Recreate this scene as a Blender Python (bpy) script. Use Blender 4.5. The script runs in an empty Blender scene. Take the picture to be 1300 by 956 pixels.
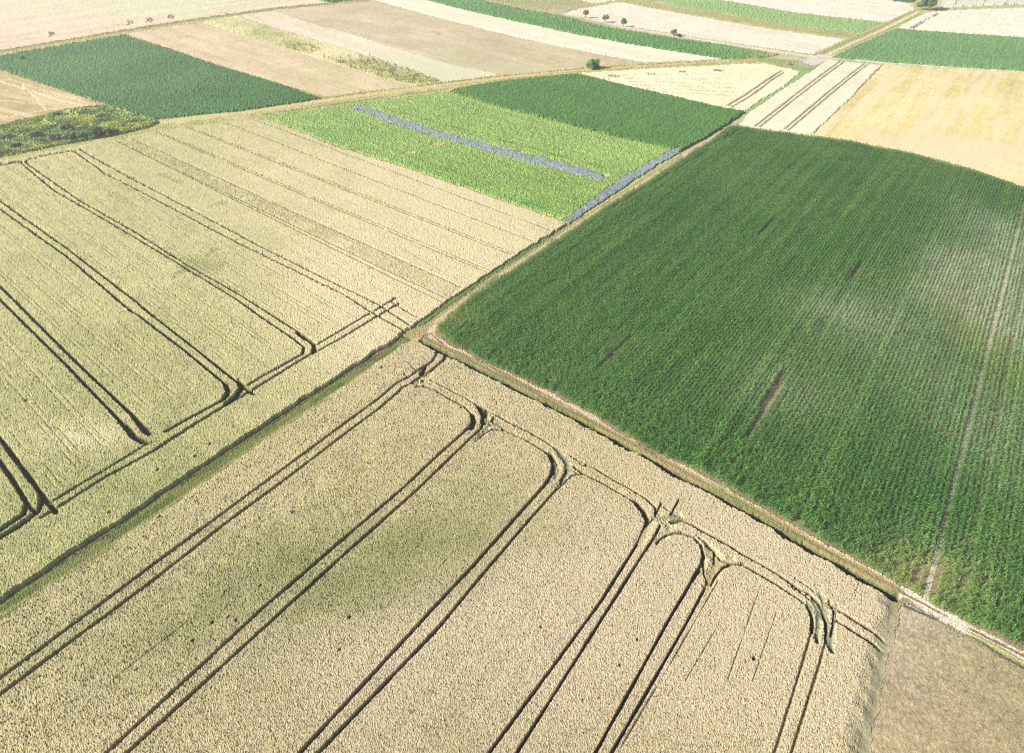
import bpy, math, random
import numpy as np
from mathutils import Vector, Matrix
R = math.radians
random.seed(4); rng = np.random.default_rng(11)
SC = bpy.context.scene
COL = SC.collection

# ------------------------------------------------------------------ camera
CAMH, PITCH, F, CX, CY = 80.0, R(34.8), 867.0, 650.0, 433.0
cam = bpy.data.cameras.new('camera'); camo = bpy.data.objects.new('camera', cam); COL.objects.link(camo)
cam.sensor_width = 36; cam.lens = 36*F/1300; cam.shift_y = -45/1300
cam.clip_start = 1; cam.clip_end = 20000
camo.location = (0, 0, CAMH); camo.rotation_euler = (R(90)-PITCH, 0, 0)
SC.camera = camo

# ------------------------------------------------------------------ terrain
def smooth(a, b, x):
    t = np.clip((x-a)/(b-a), 0, 1); return t*t*(3-2*t)
def terrain(x, y):
    r = np.hypot(x, y)
    a = smooth(90, 420, r)*(1-smooth(1500, 4000, r)*.5)
    z = .9*np.sin(x/61+.6)*np.cos(y/83+.3) + .8*np.sin((x*.6+y*.8)/47+1.1) + .5*np.sin((x-y)/71)
    return a*z
def w(px, py, up=0):                               # a point of the photograph on the terrain
    px = np.asarray(px, float); py = np.asarray(py, float)
    u = (px-CX)/F; v = (py-CY)/F
    dy = math.cos(PITCH)-v*math.sin(PITCH); dz = -math.sin(PITCH)-v*math.cos(PITCH)
    z = np.zeros_like(u)
    for _ in range(25):
        t = (CAMH-z-up)/(-dz); x = u*t; y = dy*t; z = .5*z+.5*terrain(x, y)
    return x, y
def W(pts, up=0):
    p = np.array(pts, float); x, y = w(p[:, 0], p[:, 1], up); return np.stack([x, y], 1)

# ------------------------------------------------------------------ noise
def h2(ix, iy, seed):
    n = (ix.astype(np.int64)*374761393 + iy.astype(np.int64)*668265263 + seed*362437) & 0xffffffff
    n = ((n ^ (n >> 13))*1274126177) & 0xffffffff
    n = ((n ^ (n >> 16))*2246822519) & 0xffffffff
    return ((n ^ (n >> 15)) & 0xffff)/65535.0
def vn(x, y, s, seed=0):
    x = x/s; y = y/s; ix = np.floor(x); iy = np.floor(y); fx = x-ix; fy = y-iy
    fx = fx*fx*(3-2*fx); fy = fy*fy*(3-2*fy)
    a = h2(ix, iy, seed); b = h2(ix+1, iy, seed); c = h2(ix, iy+1, seed); d = h2(ix+1, iy+1, seed)
    return (a*(1-fx)+b*fx)*(1-fy)+(c*(1-fx)+d*fx)*fy
def fb(x, y, s, seed=0, o=3):
    t = 0; a = 1; n = 0
    for k in range(o):
        t = t+a*vn(x, y, s/2**k, seed+k*17); n += a; a *= .55
    return t/n
def lin(c): 
    c = np.array(c, float)/255; return np.where(c <= .04045, c/12.92, ((c+.055)/1.055)**2.4)
LF = 1.35
def C(r, g, b, k=1.0): return np.minimum(lin((r, g, b))*k/LF, .85)

# ------------------------------------------------------------------ polar sheet of vertices round the viewpoint
F2 = 683.0
TH = np.arange(-1.13, 1.13, .0013)
rr = [22.0]
while rr[-1] < 800: rr.append(rr[-1]+.8*(rr[-1]**2+CAMH**2)/(CAMH*F2))
RR = np.array(rr)
NR, NT = len(RR), len(TH)
GR, GT = np.meshgrid(RR, TH, indexing='ij')
jit = rng.uniform(-.35, .35, (2, NR, NT))
dr = np.gradient(RR)[:, None]
GRj = GR+jit[0]*dr; GTj = GT+jit[1]*.0013
X = (GRj*np.sin(GTj)).ravel(); Y = (GRj*np.cos(GTj)).ravel()
del GRj, GTj, jit, GR, GT
T0 = terrain(X, Y)
RND = rng.random(X.size).astype(np.float32); RND2 = rng.random(X.size).astype(np.float32)

def inside(poly, x, y, idx=None):
    mnx, mny = poly.min(0); mxx, mxy = poly.max(0)
    m = (x >= mnx) & (x <= mxx) & (y >= mny) & (y <= mxy)
    k = np.nonzero(m)[0]; xs = x[k]; ys = y[k]; c = np.zeros(k.size, bool); n = len(poly)
    for i in range(n):
        x1, y1 = poly[i]; x2, y2 = poly[(i+1) % n]
        if y1 == y2: continue
        c ^= ((y1 > ys) != (y2 > ys)) & (xs < (x2-x1)*(ys-y1)/(y2-y1)+x1)
    return k[c]
def pdist(line, x, y, rad):                  # indices within rad and their distance and arc position
    best_i = []; best_d = []; best_s = []; s0 = 0
    for i in range(len(line)-1):
        a, b = line[i], line[i+1]; L = float(np.hypot(*(b-a)))
        if L < 1e-6: continue
        m = (x > min(a[0], b[0])-rad) & (x < max(a[0], b[0])+rad) & (y > min(a[1], b[1])-rad) & (y < max(a[1], b[1])+rad)
        k = np.nonzero(m)[0]
        t = np.clip(((x[k]-a[0])*(b[0]-a[0])+(y[k]-a[1])*(b[1]-a[1]))/L**2, 0, 1)
        d = np.hypot(x[k]-a[0]-t*(b[0]-a[0]), y[k]-a[1]-t*(b[1]-a[1]))
        q = d < rad; best_i.append(k[q]); best_d.append(d[q]); best_s.append(s0+t[q]*L); s0 += L
    if not best_i: return np.zeros(0, int), np.zeros(0), np.zeros(0)
    I = np.concatenate(best_i); D = np.concatenate(best_d); S = np.concatenate(best_s)
    o = np.lexsort((D, I)); I = I[o]; D = D[o]; S = S[o]
    u, f = np.unique(I, return_index=True); return u, D[f], S[f]
def ext(pts, a=0, b=0):                      # run a traced line on past its ends (photo px)
    p = [np.array(q, float) for q in pts]
    if a: d = p[0]-p[1]; p.insert(0, p[0]+d/np.hypot(*d)*a)
    if b: d = p[-1]-p[-2]; p.append(p[-1]+d/np.hypot(*d)*b)
    return np.array(p)

# ------------------------------------------------------------------ outlines traced from the photograph
S_bot = [(592,13),(660,28),(728,43),(795,55),(860,66),(916,74)]
U_top = [(477,1),(508,9),(558,23),(609,36),(660,48),(711,59),(761,69),(817,79)]
U_bot = [(635,94.5),(575,82),(508,63),(440,41),(389,27),(345,13.5)]
W_top = [(303,19.5),(338,32),(381,44),(440,62),(508,86),(562,104)]
W_bot = [(528,109),(491,101.5),(440,86),(389,70),(355,58.5),(305,43),(254,28.5)]
CORN_TOP = [(554,413),(592,380),(685,319),(768,263),(860,206),(923,163),(933,160),(962,164),(1029,173),(1080,180),(1165,197),(1232,215),(1300,239),(1420,288),(1540,345)]
POLY = dict(
 corner=[(1148,768),(1185,786),(1225,809),(1262,829),(1300,852),(1420,912),(1500,1060),(1075,1060),(1098,960),(1115,866),(1120,840),(1133,795),(1138,776)],
 near=[(-420,1060),(-300,985),(0,786),(132,700),(200,653),(430,494),(510,438),(523,432),(532,434),(552,444),(574,455),(700,519),(820,583),(851,601),(980,672),(1034,704),(1135,759),(1142,765),(1146,776),(1140,795),(1128,840),(1122,866),(1105,960),(1085,1060)],
 corn=CORN_TOP+[(1600,960),(1450,893),(1300,821),(1198,771),(1152,744),(1075,700),(980,648),(897,600),(820,565),(746,520),(700,495),(640,468),(600,449),(566,430),(557,421)],
 left=[(-420,284),(-300,262),(0,203),(68,189),(149,174.5),(195,166),(220,162),(260,157),(325,149.5),(340,152),(372,163),(430,187),(498,207),(599,241),(716,281),(717,284),(660,320),(567,381),(520,414),(500,428),(440,467),(349,527),(237,600),(149,659),(85,701),(0,757),(-250,925),(-420,1040)],
 beet=[(333,147.5),(440,132.5),(567,115.5),(633,134),(711,154),(785,173),(856,187.5),(830,203),(768,241),(717,279),(599,239),(498,205),(430,185),(372,161)],
 midgreen=[(571,113.5),(605,106),(667,98),(728,92.5),(733,92.5),(807,110),(860,122),(911,134),(946,140.5),(902,169),(864,190),(857,187),(785,172),(711,153),(633,133)],
 pale_mid=[(737,92),(800,88),(860,84.5),(968,79.5),(1018,90),(994,110),(967,126),(947,140),(911,133),(860,121.5),(807,109.5)],
 pale_road=[(1051,75.5),(1120,81.5),(1080,124),(1029,171.5),(962,162),(938,158.5),(951,142.5),(990,115.5),(1030,90)],
 golden=[(1123,81.5),(1300,91),(1520,103),(1540,343),(1420,286),(1300,237),(1232,213.5),(1165,195.5),(1080,178.5),(1031,171.5),(1082,124)],
 topgreen=[(1057,72.5),(1080,60.5),(1136,36),(1198,40.5),(1300,47),(1520,61),(1520,100),(1300,89),(1148,79.5),(1080,74)],
 pale_right=[(1139,34),(1178,15),(1195,13),(1300,9),(1520,0),(1520,59),(1300,46),(1198,39.5)],
 pale_far_right=[(1192,10),(1300,5.5),(1520,-4),(1520,-22),(1195,-22)],
 pale_top=[(919,0),(968,8.5),(1012,16),(1080,23.5),(1126,27.5),(1162,12),(1155,4),(1125,-.5),(1100,-22),(840,-22)],
 darkstrip=[(1127,-1),(1158,3.5),(1163,-2),(1180,-22),(1103,-22)],
 lightgreen=[(825,-3),(860,7.5),(928,17),(995,31),(1080,41),(1088,43),(1122,28.5),(1080,24.5),(1012,17),(968,9.5),(917,0),(820,-22),(760,-22)],
 pale_trees=[(719,16.5),(735,11),(755,8),(789,2.5),(829,10.5),(880,19.5),(945,31),(995,39),(1075,49.5),(1031,68.5),(928,54),(870,45),(795,33),(748,21.5)],
 farstrip=[(440,-22),(543,-.5)]+S_bot+[(968,72.5),(990,69),(968,65),(911,55.5),(860,48.5),(795,38),(761,31.5),(716,20),(660,10.5),(616,.5),(560,-22)],
 pale_strip=U_top+[(880,77),(912,75)]+S_bot[::-1]+[(543,0),(440,-21),(380,-22),(450,-5)],
 brown=[(345,13),(440,4)]+U_top+[(743,85.5),(700,90),(660,94)]+U_bot,
 pink=[(303,19),(345,14)]+U_bot[::-1]+[(584,101.5),(562,104)]+W_top[::-1],
 bank=[(254,28)]+W_top+W_bot,
 tan=[(158,42),(220,33),(254,29)]+W_bot[::-1][1:]+[(526,110),(460,116.5),(412,122.5),(367,109),(288,85),(220,62)],
 leftgreen=[(-34,76),(0,69.5),(68,58),(152,44),(157,43),(220,63),(288,86),(367,110),(408,124),(305,139.5),(193,150.5),(135,131),(81,113.5),(0,86.5)],
 stubble=[(-420,145),(-250,112),(-42,78),(0,89),(60,108),(135,133.5),(112,136),(68,143),(0,160),(-250,212),(-420,248)],
 weeds=[(-420,250),(-250,214),(0,161),(68,144),(112,137),(132,136),(165,146),(196,153.5),(200,157),(190,162),(149,172),(68,186.5),(0,200.5),(-250,250),(-420,278)],
 pale_left=[(-420,130),(-250,102.5),(0,63.5),(152,38.5),(220,27.5),(345,10),(418,3.5),(402,-1),(360,-22),(-420,-22)],
 cornergreen=[(404,-1),(421,3),(455,-.5),(430,-22),(362,-22)],
 fallow=[(618,-1),(660,7.5),(716,15.5),(735,10),(757,6.5),(730,0),(690,-22),(565,-22)],
 pale_bit=[(733,-1),(758,5),(784,0),(780,-22),(700,-22)],
 flowers=[(449,132.5),(470,136),(500,147),(560,165),(620,182),(690,199),(740,211),(765,219.5),(766,227),(740,222),(690,209.5),(620,191),(560,173.5),(500,155.5),(465,143),(450,138)],
 flowers_road=[(717,277),(768,240),(810,212.5),(830,201),(856,187.5),(865,187),(862,194),(835,208.5),(775,248),(745,268),(722,284)],
)
ORDER = list(POLY)
TOP = dict(near=.75, left=.75, pale_mid=.4, pale_road=.3, pale_right=.4, corn=.6, midgreen=.9, beet=.4, farstrip=.4, topgreen=.3, leftgreen=.5, flowers=.6, flowers_road=.5)   # traced outlines lie on the crop's top
WP = {k: W(v, TOP.get(k, 0)) for k, v in POLY.items()}
cls = np.full(X.size, -1, np.int16)
# crop edges wander by a few decimetres
ex = X+(vn(X, Y, 2.3, 91)-.5)*.7+(vn(X, Y, .5, 92)-.5)*.3; ey = Y+(vn(X, Y, 2.1, 93)-.5)*.7+(vn(X, Y, .5, 94)-.5)*.3
for i, k in enumerate(ORDER): cls[inside(WP[k], ex, ey)] = i
del ex, ey
VERGE = len(ORDER)
allr = np.hypot(X, Y)
cls[(cls < 0)] = VERGE

HT = np.zeros(X.size, np.float32); CL = np.zeros((X.size, 3), np.float32)
def mix(a, b, t): t = np.asarray(t)[:, None]; return a*(1-t)+b*t
def sel(k): return np.nonzero(cls == ORDER.index(k))[0]
ROWD = np.array([math.sin(R(35.6)), math.cos(R(35.6))])             # direction of the corn rows and near tramlines
def along(x, y, d): return x*d[0]+y*d[1], x*d[1]-y*d[0]
def streak(x, y, d, s, seed): a, b = along(x, y, d); return fb(a/14, b, s, seed, 3)
def blobs(x, y, lst):                        # patches of riper or greener crop: (px, py, rx m, ry m)
    t = np.zeros(x.size)
    for px, py, rx, ry, k in lst:
        cx, cy = w([px], [py]); d = ((x-cx[0])/rx)**2+((y-cy[0])/ry)**2
        t = t+k*np.exp(-d)
    return t
def dirof(p, q): a = W([p, q]); d = a[1]-a[0]; return d/np.hypot(*d)
LEFTD = dirof((162, 224), (440, 368))

def wheat(k, h, ca, cb, amp, lump, cgreen=None, bl=None, d=None, sd=1, grain=.35):
    i = sel(k); x, y = X[i], Y[i]
    n = fb(x, y, 22, sd)-.5; n2 = fb(x, y, 5, sd+5)-.5; s = streak(x, y, d, 1.6, sd+9)-.5
    t = np.clip(.5+1.6*n+.7*n2+.9*s, 0, 1)
    c = mix(ca, cb, t)
    if bl is not None:
        g = np.clip(.85*blobs(x, y, bl)*(.75+.9*n2+.8*n), 0, 1); c = mix(c, cgreen, g)
    g = (RND2[i]-.5)*grain+(vn(x, y, .32, sd+3)-.5)*grain*1.1
    g = g+(vn(x, y, 1.3, sd+4)-.5)*.14+(fb(x, y, 3.2, sd+6)-.5)*.18
    c = c*(1+g)[:, None]
    af = 1-.6*smooth(95, 230, allr[i])
    if h < .2: c = c*(1+(streak(x, y, d, 4.5, sd+13)-.5)*.3)[:, None]
    HT[i] = h+(vn(x, y, .22, sd+2)-.5)*lump*af+(RND[i]-.5)*amp*af+(fb(x, y, 9, sd+8)-.5)*.18+s*.1
    HT[i] -= np.where((RND2[i] < (.03 if k == 'left' else .055)) & (h > .7), .14 if k == 'left' else .22, 0)*af
    CL[i] = c
    return i
# near wheat: greener lower left and middle, ripe and pinkish to the right
SW = C(206, 190, 140); SR = C(208, 192, 156); SG = C(146, 152, 92)
wheat('near', .78, C(200, 184, 140), C(188, 176, 126), .09, .05, C(150, 150, 98),
      [(560,720,16,10,.9),(420,760,16,9,.85),(640,640,13,12,.55),(300,760,14,9,.5),(150,820,18,8,.6),(880,620,16,9,-.6),(200,700,30,10,.45)], ROWD, 20)
i = sel('near'); t = np.clip(blobs(X[i], Y[i], [(720,740,13,9,.8),(640,800,16,8,.9),(860,780,17,12,.75),(1020,760,20,14,.9),(960,640,24,12,.8),(470,840,16,6,.7),(1040,850,18,12,.8),(760,560,20,14,.5),(1000,700,20,14,.5),(620,930,30,8,.8),(560,480,16,14,.35)])*(.8+.8*(fb(X[i], Y[i], 7, 4)-.5)), 0, 1)
CL[i] = mix(CL[i], SR*(1+(RND2[i]-.5)*.35)[:, None], t)
wheat('left', .72, C(200, 190, 136), C(190, 182, 126), .10, .05, C(158, 160, 100),
      [(270,335,6,4,.5),(60,440,30,30,.45),(110,560,24,20,.45),(60,700,40,20,.55),(330,230,90,6,.1),(120,300,40,40,.3),(215,575,14,10,.4)], LEFTD, 40)
i = sel('left'); t = np.clip(blobs(X[i], Y[i], [(560,290,30,60,.95),(500,360,18,25,.6),(640,280,30,50,.8),(380,190,40,60,.4),(110,555,9,5,.7),(480,430,25,10,.6),(420,350,16,16,.5),(430,220,50,50,.5)])*(.8+.9*(fb(X[i], Y[i], 9, 6)-.5)), 0, 1)
CL[i] = mix(CL[i], C(222, 206, 162)*(1+(RND2[i]-.5)*.3)[:, None], t)
wheat('corner', .13, C(182, 164, 128), C(164, 152, 112), .05, .03, C(190, 178, 150), [(1160,790,6,4,.8),(1130,840,5,6,.6)], dirof((1100,800),(1300,900)), 60, grain=.45)
wheat('pale_mid', .45, C(246, 236, 196), C(238, 228, 184), .06, .05, None, None, dirof((760,96),(960,125)), 70, grain=.15)
wheat('pale_road', .34, C(246, 234, 200), C(238, 226, 192), .06, .05, None, None, dirof((1068,77),(960,159)), 75, grain=.15)
i = wheat('golden', .14, C(238, 220, 160), C(222, 200, 122), .06, .05, None, None, dirof((1100,110),(1040,168)), 80, grain=.2)
s = streak(X[i], Y[i], dirof((1100,110),(1040,168)), 2.2, 83); CL[i] = mix(CL[i], C(240, 222, 178), np.clip((s-.45)*4, 0, 1)*.8)
CL[i] = mix(CL[i], C(236, 214, 172), np.clip(blobs(X[i], Y[i], [(1250,200,30,16,.9),(1150,180,26,14,.6),(1300,150,30,30,.3)]), 0, 1))
wheat('pale_right', .4, C(240, 238, 210), C(234, 230, 202), .1, .1, None, None, dirof((1140,34),(1300,40)), 85, grain=.1)
wheat('pale_far_right', .6, C(226, 226, 200), C(220, 216, 188), .1, .1, None, None, dirof((1200,8),(1300,4)), 87, grain=.1)
wheat('pale_top', .14, C(246, 234, 210), C(240, 228, 202), .05, .04, None, None, dirof((919,0),(1080,22)), 90, grain=.08)
wheat('pale_trees', .14, C(244, 232, 206), C(236, 224, 194), .05, .04, None, None, dirof((728,13),(1029,68)), 92, grain=.1)
wheat('pale_strip', .14, C(248, 234, 206), C(240, 226, 192), .05, .04, None, None, dirof((508,8),(817,78)), 94, grain=.1)
i = wheat('brown', .14, C(216, 198, 160), C(198, 180, 142), .05, .04, None, None, dirof((440,20),(700,80)), 96, grain=.12)
CL[i] = mix(CL[i], C(196, 192, 148), np.clip(blobs(X[i], Y[i], [(620,88,60,10,.8),(560,70,40,20,.4)]), 0, 1))
i = wheat('pink', .14, C(236, 218, 188), C(230, 210, 178), .05, .04, None, None, dirof((389,30),(560,95)), 98, grain=.1)
CL[i] = mix(CL[i], C(214, 212, 172), np.clip(blobs(X[i], Y[i], [(560,92,30,30,.9),(500,78,20,20,.5)]), 0, 1))
wheat('tan', .13, C(224, 204, 164), C(212, 190, 150), .05, .05, C(200, 190, 140), [(440,105,30,20,.7),(300,60,20,20,.4),(400,90,20,20,.5)], dirof((254,40),(480,108)), 100, grain=.14)
i = wheat('stubble', .12, C(206, 182, 134), C(186, 160, 112), .06, .05, C(184, 176, 108), [(20,98,12,12,.8),(60,112,10,6,.6)], dirof((0,118),(110,135)), 102, grain=.2)
s = streak(X[i], Y[i], dirof((0,105),(130,134)), 3.2, 103); CL[i] = mix(CL[i], C(228, 208, 166), np.clip((s-.52)*6, 0, 1)*.7)
i = wheat('pale_left', .12, C(236, 212, 180), C(230, 206, 174), .05, .04, C(222, 218, 176), [(300,5,120,60,.9),(120,2,100,70,.5),(200,8,60,60,.5)], dirof((0,60),(200,27)), 104, grain=.08)
wheat('fallow', .35, C(176, 168, 118), C(196, 176, 132), .2, .2, C(130, 158, 92), [(640,3,30,30,.7),(700,6,20,20,.5)], dirof((618,0),(716,15)), 106, grain=.3)
wheat('pale_bit', .5, C(236, 228, 196), C(228, 220, 186), .05, .04, None, None, dirof((740,0),(780,0)), 108, grain=.08)

def leafy(k, h, ca, cb, amp, lump, sc, sd, cpatch=None, bl=None, d=None, grain=.4, row=0):
    i = sel(k); x, y = X[i], Y[i]
    n = fb(x, y, 30, sd)-.5; n2 = fb(x, y, 6, sd+5)-.5
    s = (streak(x, y, d, 1.5, sd+9)-.5) if d is not None else 0
    c = mix(ca, cb, np.clip(.5+1.5*n+.9*n2+s, 0, 1))
    if bl is not None: c = mix(c, cpatch, np.clip(blobs(x, y, bl)*(.8+1.3*n2), 0, 1))
    c = c*(1+(RND2[i]-.5)*grain+(vn(x, y, sc, sd+3)-.5)*grain)[:, None]
    HT[i] = h+(vn(x, y, sc, sd+2)-.5)*lump+(RND[i]-.5)*amp+(s*.2)
    if row:
        a, b = along(x, y, d); HT[i] += row*np.sin(b*2*math.pi/1.5)
    CL[i] = c
    return i
leafy('beet', .45, C(144, 172, 82), C(160, 186, 96), .2, .2, .6, 120, C(112, 158, 66), [(640,235,20,8,.4),(690,262,12,6,.9),(560,215,18,8,.5),(440,170,30,10,.4),(740,230,14,8,.3)], dirof((467,137),(751,218)), .5)
leafy('midgreen', .9, C(92, 136, 54), C(78, 124, 46), .2, .2, .7, 130, None, None, ROWD, .45)
leafy('leftgreen', .6, C(82, 126, 54), C(68, 114, 46), .25, .2, .7, 140, C(112, 140, 84), [(115,85,24,22,.35),(150,70,14,14,.3),(210,110,20,14,.25)], dirof((156,50),(408,124)), .45)
leafy('topgreen', .5, C(122, 164, 88), C(108, 154, 76), .3, .2, 1.0, 150, None, None, ROWD, .3)
leafy('lightgreen', .25, C(162, 192, 112), C(150, 184, 100), .3, .3, 1.0, 160, None, None, dirof((928,14),(1080,38)), .2)
leafy('farstrip', .6, C(112, 158, 76), C(96, 146, 64), .4, .3, 1.0, 170, C(178, 186, 92), [(990,70,16,30,1)], dirof((592,8),(911,60)), .3)
leafy('darkstrip', 1.2, C(70, 120, 66), C(64, 112, 60), .5, .3, 1.0, 171, None, None, ROWD, .3)
leafy('cornergreen', 1.2, C(70, 120, 60), C(60, 108, 54), .5, .3, 1.0, 172, None, None, ROWD, .3)
i = leafy('flowers', .55, C(160, 166, 174), C(138, 145, 156), .12, .1, .7, 180, None, None, None, .35)
leafy('flowers_road', .55, C(160, 166, 174), C(138, 145, 156), .12, .1, .7, 190, None, None, None, .35)
for k in ('flowers', 'flowers_road'):
    i = sel(k); g = np.clip((fb(X[i], Y[i], 1.8, 195)-.5)*7+.15, 0, 1); CL[i] = mix(CL[i], C(128, 152, 96), g*.75); HT[i] -= g*.12
leafy('weeds', .7, C(160, 176, 100), C(186, 190, 120), .4, .4, 1.6, 200, C(110, 134, 86), [(60,175,20,8,.8),(100,172,16,6,.9),(20,182,18,8,.7),(130,168,16,5,.7),(-60,205,30,10,.8)], None, .5)
i = sel('weeds'); g = np.clip((fb(X[i], Y[i], 7, 205)-.52)*7, 0, 1); CL[i] = mix(CL[i], C(172, 176, 72), g*.7); HT[i] += (fb(X[i], Y[i], 5, 207)-.5)*1.6
i = leafy('bank', .25, C(216, 208, 148), C(228, 214, 162), .12, .1, 1.0, 210, C(168, 170, 104), [(330,38,8,20,.9),(350,46,10,16,1),(372,56,9,14,1),(388,64,6,8,.9),(310,30,8,14,.5),(456,80,12,10,.8),(490,90,12,10,.9),(520,99,12,10,.9),(545,103,8,6,.6)], None, .35)
g = np.clip(blobs(X[i], Y[i], [(420,64,16,10,.9),(400,72,10,8,.7),(300,38,8,8,.5)]), 0, 1); CL[i] = mix(CL[i], C(236, 214, 160), g)
# soil under the corn
i = sel('corn'); x, y = X[i], Y[i]
HT[i] = .04+(RND[i]-.5)*.06; CL[i] = mix(C(138, 130, 96), C(156, 146, 110), fb(x, y, 3, 300))
BL_ = W([(1236,515)])[0]; bl = BL_[0]*ROWD[1]-BL_[1]*ROWD[0]; a_, b_ = along(x, y, ROWD)
CL[i] = mix(CL[i], C(206, 198, 168), (np.abs(b_-bl) < .3)*1.0)
# tracks and verges: dry grass by default
i = np.nonzero(cls == VERGE)[0]; x, y = X[i], Y[i]
n = fb(x, y, 7, 400); n2 = fb(x, y, 1.6, 404)
HT[i] = .16+(n2-.5)*.16+(RND[i]-.5)*.14
CL[i] = mix(mix(C(204, 190, 130), C(176, 174, 104), np.clip((n-.35)*3, 0, 1)), C(150, 160, 84), np.clip((n2-.6)*4, 0, 1))*(1+(RND2[i]-.5)*.4)[:, None]

UP = dict(near=.45, left=.45, pale_mid=.35, pale_road=.3)
def stroke(pts, hw, col=None, h=None, dep=None, only=None, jit=.3, blend=1.0, soft=.35, gaps=0, sd=0, a=0, b=0, grain=.3):
    """a line of the photograph pressed into the crop, worn into the ground or painted as shade"""
    ln = pts if isinstance(pts, np.ndarray) else W(ext(pts, a, b), UP.get(only[0] if only else '', 0)); i, d, s = pdist(ln, X, Y, hw*1.6+.3)
    if only is not None:
        q = np.isin(cls[i], [VERGE if o == 'verge' else ORDER.index(o) for o in only]); i, d, s = i[q], d[q], s[q]
    if i.size == 0: return
    wv = hw*(1+jit*2*(fb(s, s*0, 3.1, 500+sd, 3)-.5)+jit*.7*(vn(X[i], Y[i], .35, 501+sd)-.5)*2)
    if gaps: wv = wv*np.clip((fb(s, s*0, 5, 540+sd, 2)-gaps)*6, 0, 1)
    t = np.clip((wv-d)/(soft*hw+1e-4)+.5, 0, 1)
    if h is not None: HT[i] = HT[i]*(1-t)+(h+(RND[i]-.5)*.1)*t
    if dep is not None: HT[i] = HT[i]-dep*t
    if col is not None: CL[i] = mix(CL[i], col*(1+(RND2[i]-.5)*grain)[:, None], t*blend)

# ---------------------------------------------------------- tracks, roads and painted edge shade on the verges
V = ['verge']
SOIL = C(212, 188, 150); PALE = C(232, 212, 182); GRASS = C(108, 138, 66); OLIVE = C(166, 160, 106); RUT = C(160, 134, 104)
ROAD1 = [(528,427),(545,413),(598,373),(678,319),(772,258),(866,200),(900,177),(945,150),(990,122),(1024,95),(1044,76)]
stroke(ROAD1[:8], 2.6, C(196, 180, 132), .06, only=V)
stroke([(548,410),(600,371),(682,317),(775,256.5),(867,199.5),(930,159)], 1.25, SOIL, .02, only=V, blend=.95, sd=1)
stroke([(545,409),(596,371),(678,316.5),(771,255.5),(864,198)], .5, C(172, 166, 106), .1, only=V, sd=2)
stroke([(524,419),(570,384),(620,349),(664,321),(716,286)], 1.0, C(112, 138, 74), .3, only=V, sd=3)
stroke([(720,286),(775,251),(835,211),(862,196)], .7, C(196, 196, 96), .15, only=V, sd=4)
stroke([(946,146),(968,130),(994,113),(1024,91),(1036,82)], 3.2, C(150, 182, 108), .2, only=V, sd=5)
stroke([(944,143),(902,171),(864,193)], .6, C(120, 100, 74), .03, only=V, sd=6)  # shadow line of the maize block's edge, painted on the ground
# junction of the field tracks in the middle
stroke([(512,426),(528,422),(545,416),(552,424),(566,438),(600,457)], 1.6, C(174, 160, 112), .05, only=V, sd=7)
# headland track between wheat and corn
H1 = [(545,430),(570,443),(640,478),(700,508),(800,562),(860,596),(940,640),(1030,694),(1120,744),(1180,776),(1240,808),(1300,840)]
stroke(H1, 2.2, C(158, 150, 104), .08, only=V, sd=8, b=160)
stroke([(552,432),(600,458),(640,480),(700,511),(760,543),(830,580),(940,641),(1030,695),(1130,750)], .7, C(146, 150, 88), .14, only=V, sd=9, gaps=.35)
stroke([(551,415),(546,421),(549,429),(566,438),(608,454),(650,474),(700,501),(760,534),(800,559)], .75, C(222, 196, 162), .02, only=V, sd=10, b=0)
stroke([(800,559),(860,591),(940,636),(1000,668),(1075,708),(1135,742),(1165,757)], .75, C(222, 206, 160), .03, only=V, sd=11)
stroke([(1125,738),(1161,757),(1198,778),(1217,788),(1250,804),(1300,830)], 1.35, C(234, 220, 196), .02, only=V, sd=12, b=160)
stroke([(548,424),(566,441),(600,459),(700,507),(760,540),(830,576),(940,638),(1030,690),(1130,745),(1175,768),(1215,790),(1300,833)], .2, C(140, 112, 82), .02, only=V, sd=13, gaps=.3, b=120)
stroke([(1150,770),(1190,787),(1212,799),(1246,815),(1272,833),(1300,848)], .22, C(104, 106, 92), .02, only=V+['corner'], sd=14, gaps=.25, b=80)
stroke([(1190,782),(1230,804),(1262,820),(1300,842)], .25, C(180, 178, 112), .15, only=V, sd=15, gaps=.4)
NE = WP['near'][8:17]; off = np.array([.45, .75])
stroke(NE+off*1.2, .85, C(66, 72, 58), -1.2, only=V, sd=41, jit=.1, soft=.5)  # strip sunk and coloured dark to stand for the wheat edge's shadow band
stroke(NE+off*2.6, .75, C(140, 142, 88), .12, only=V, sd=43, jit=.4, soft=.8, blend=.8)
stroke(NE+off*3.1, .3, C(178, 150, 112), .05, only=V, sd=44, jit=.5, gaps=.35, soft=.8)
stroke(NE+off*2.2, .28, C(168, 156, 108), .1, only=V, sd=45, jit=.6, gaps=.42, soft=.8)
LE = WP['left'][15:26]
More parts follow.
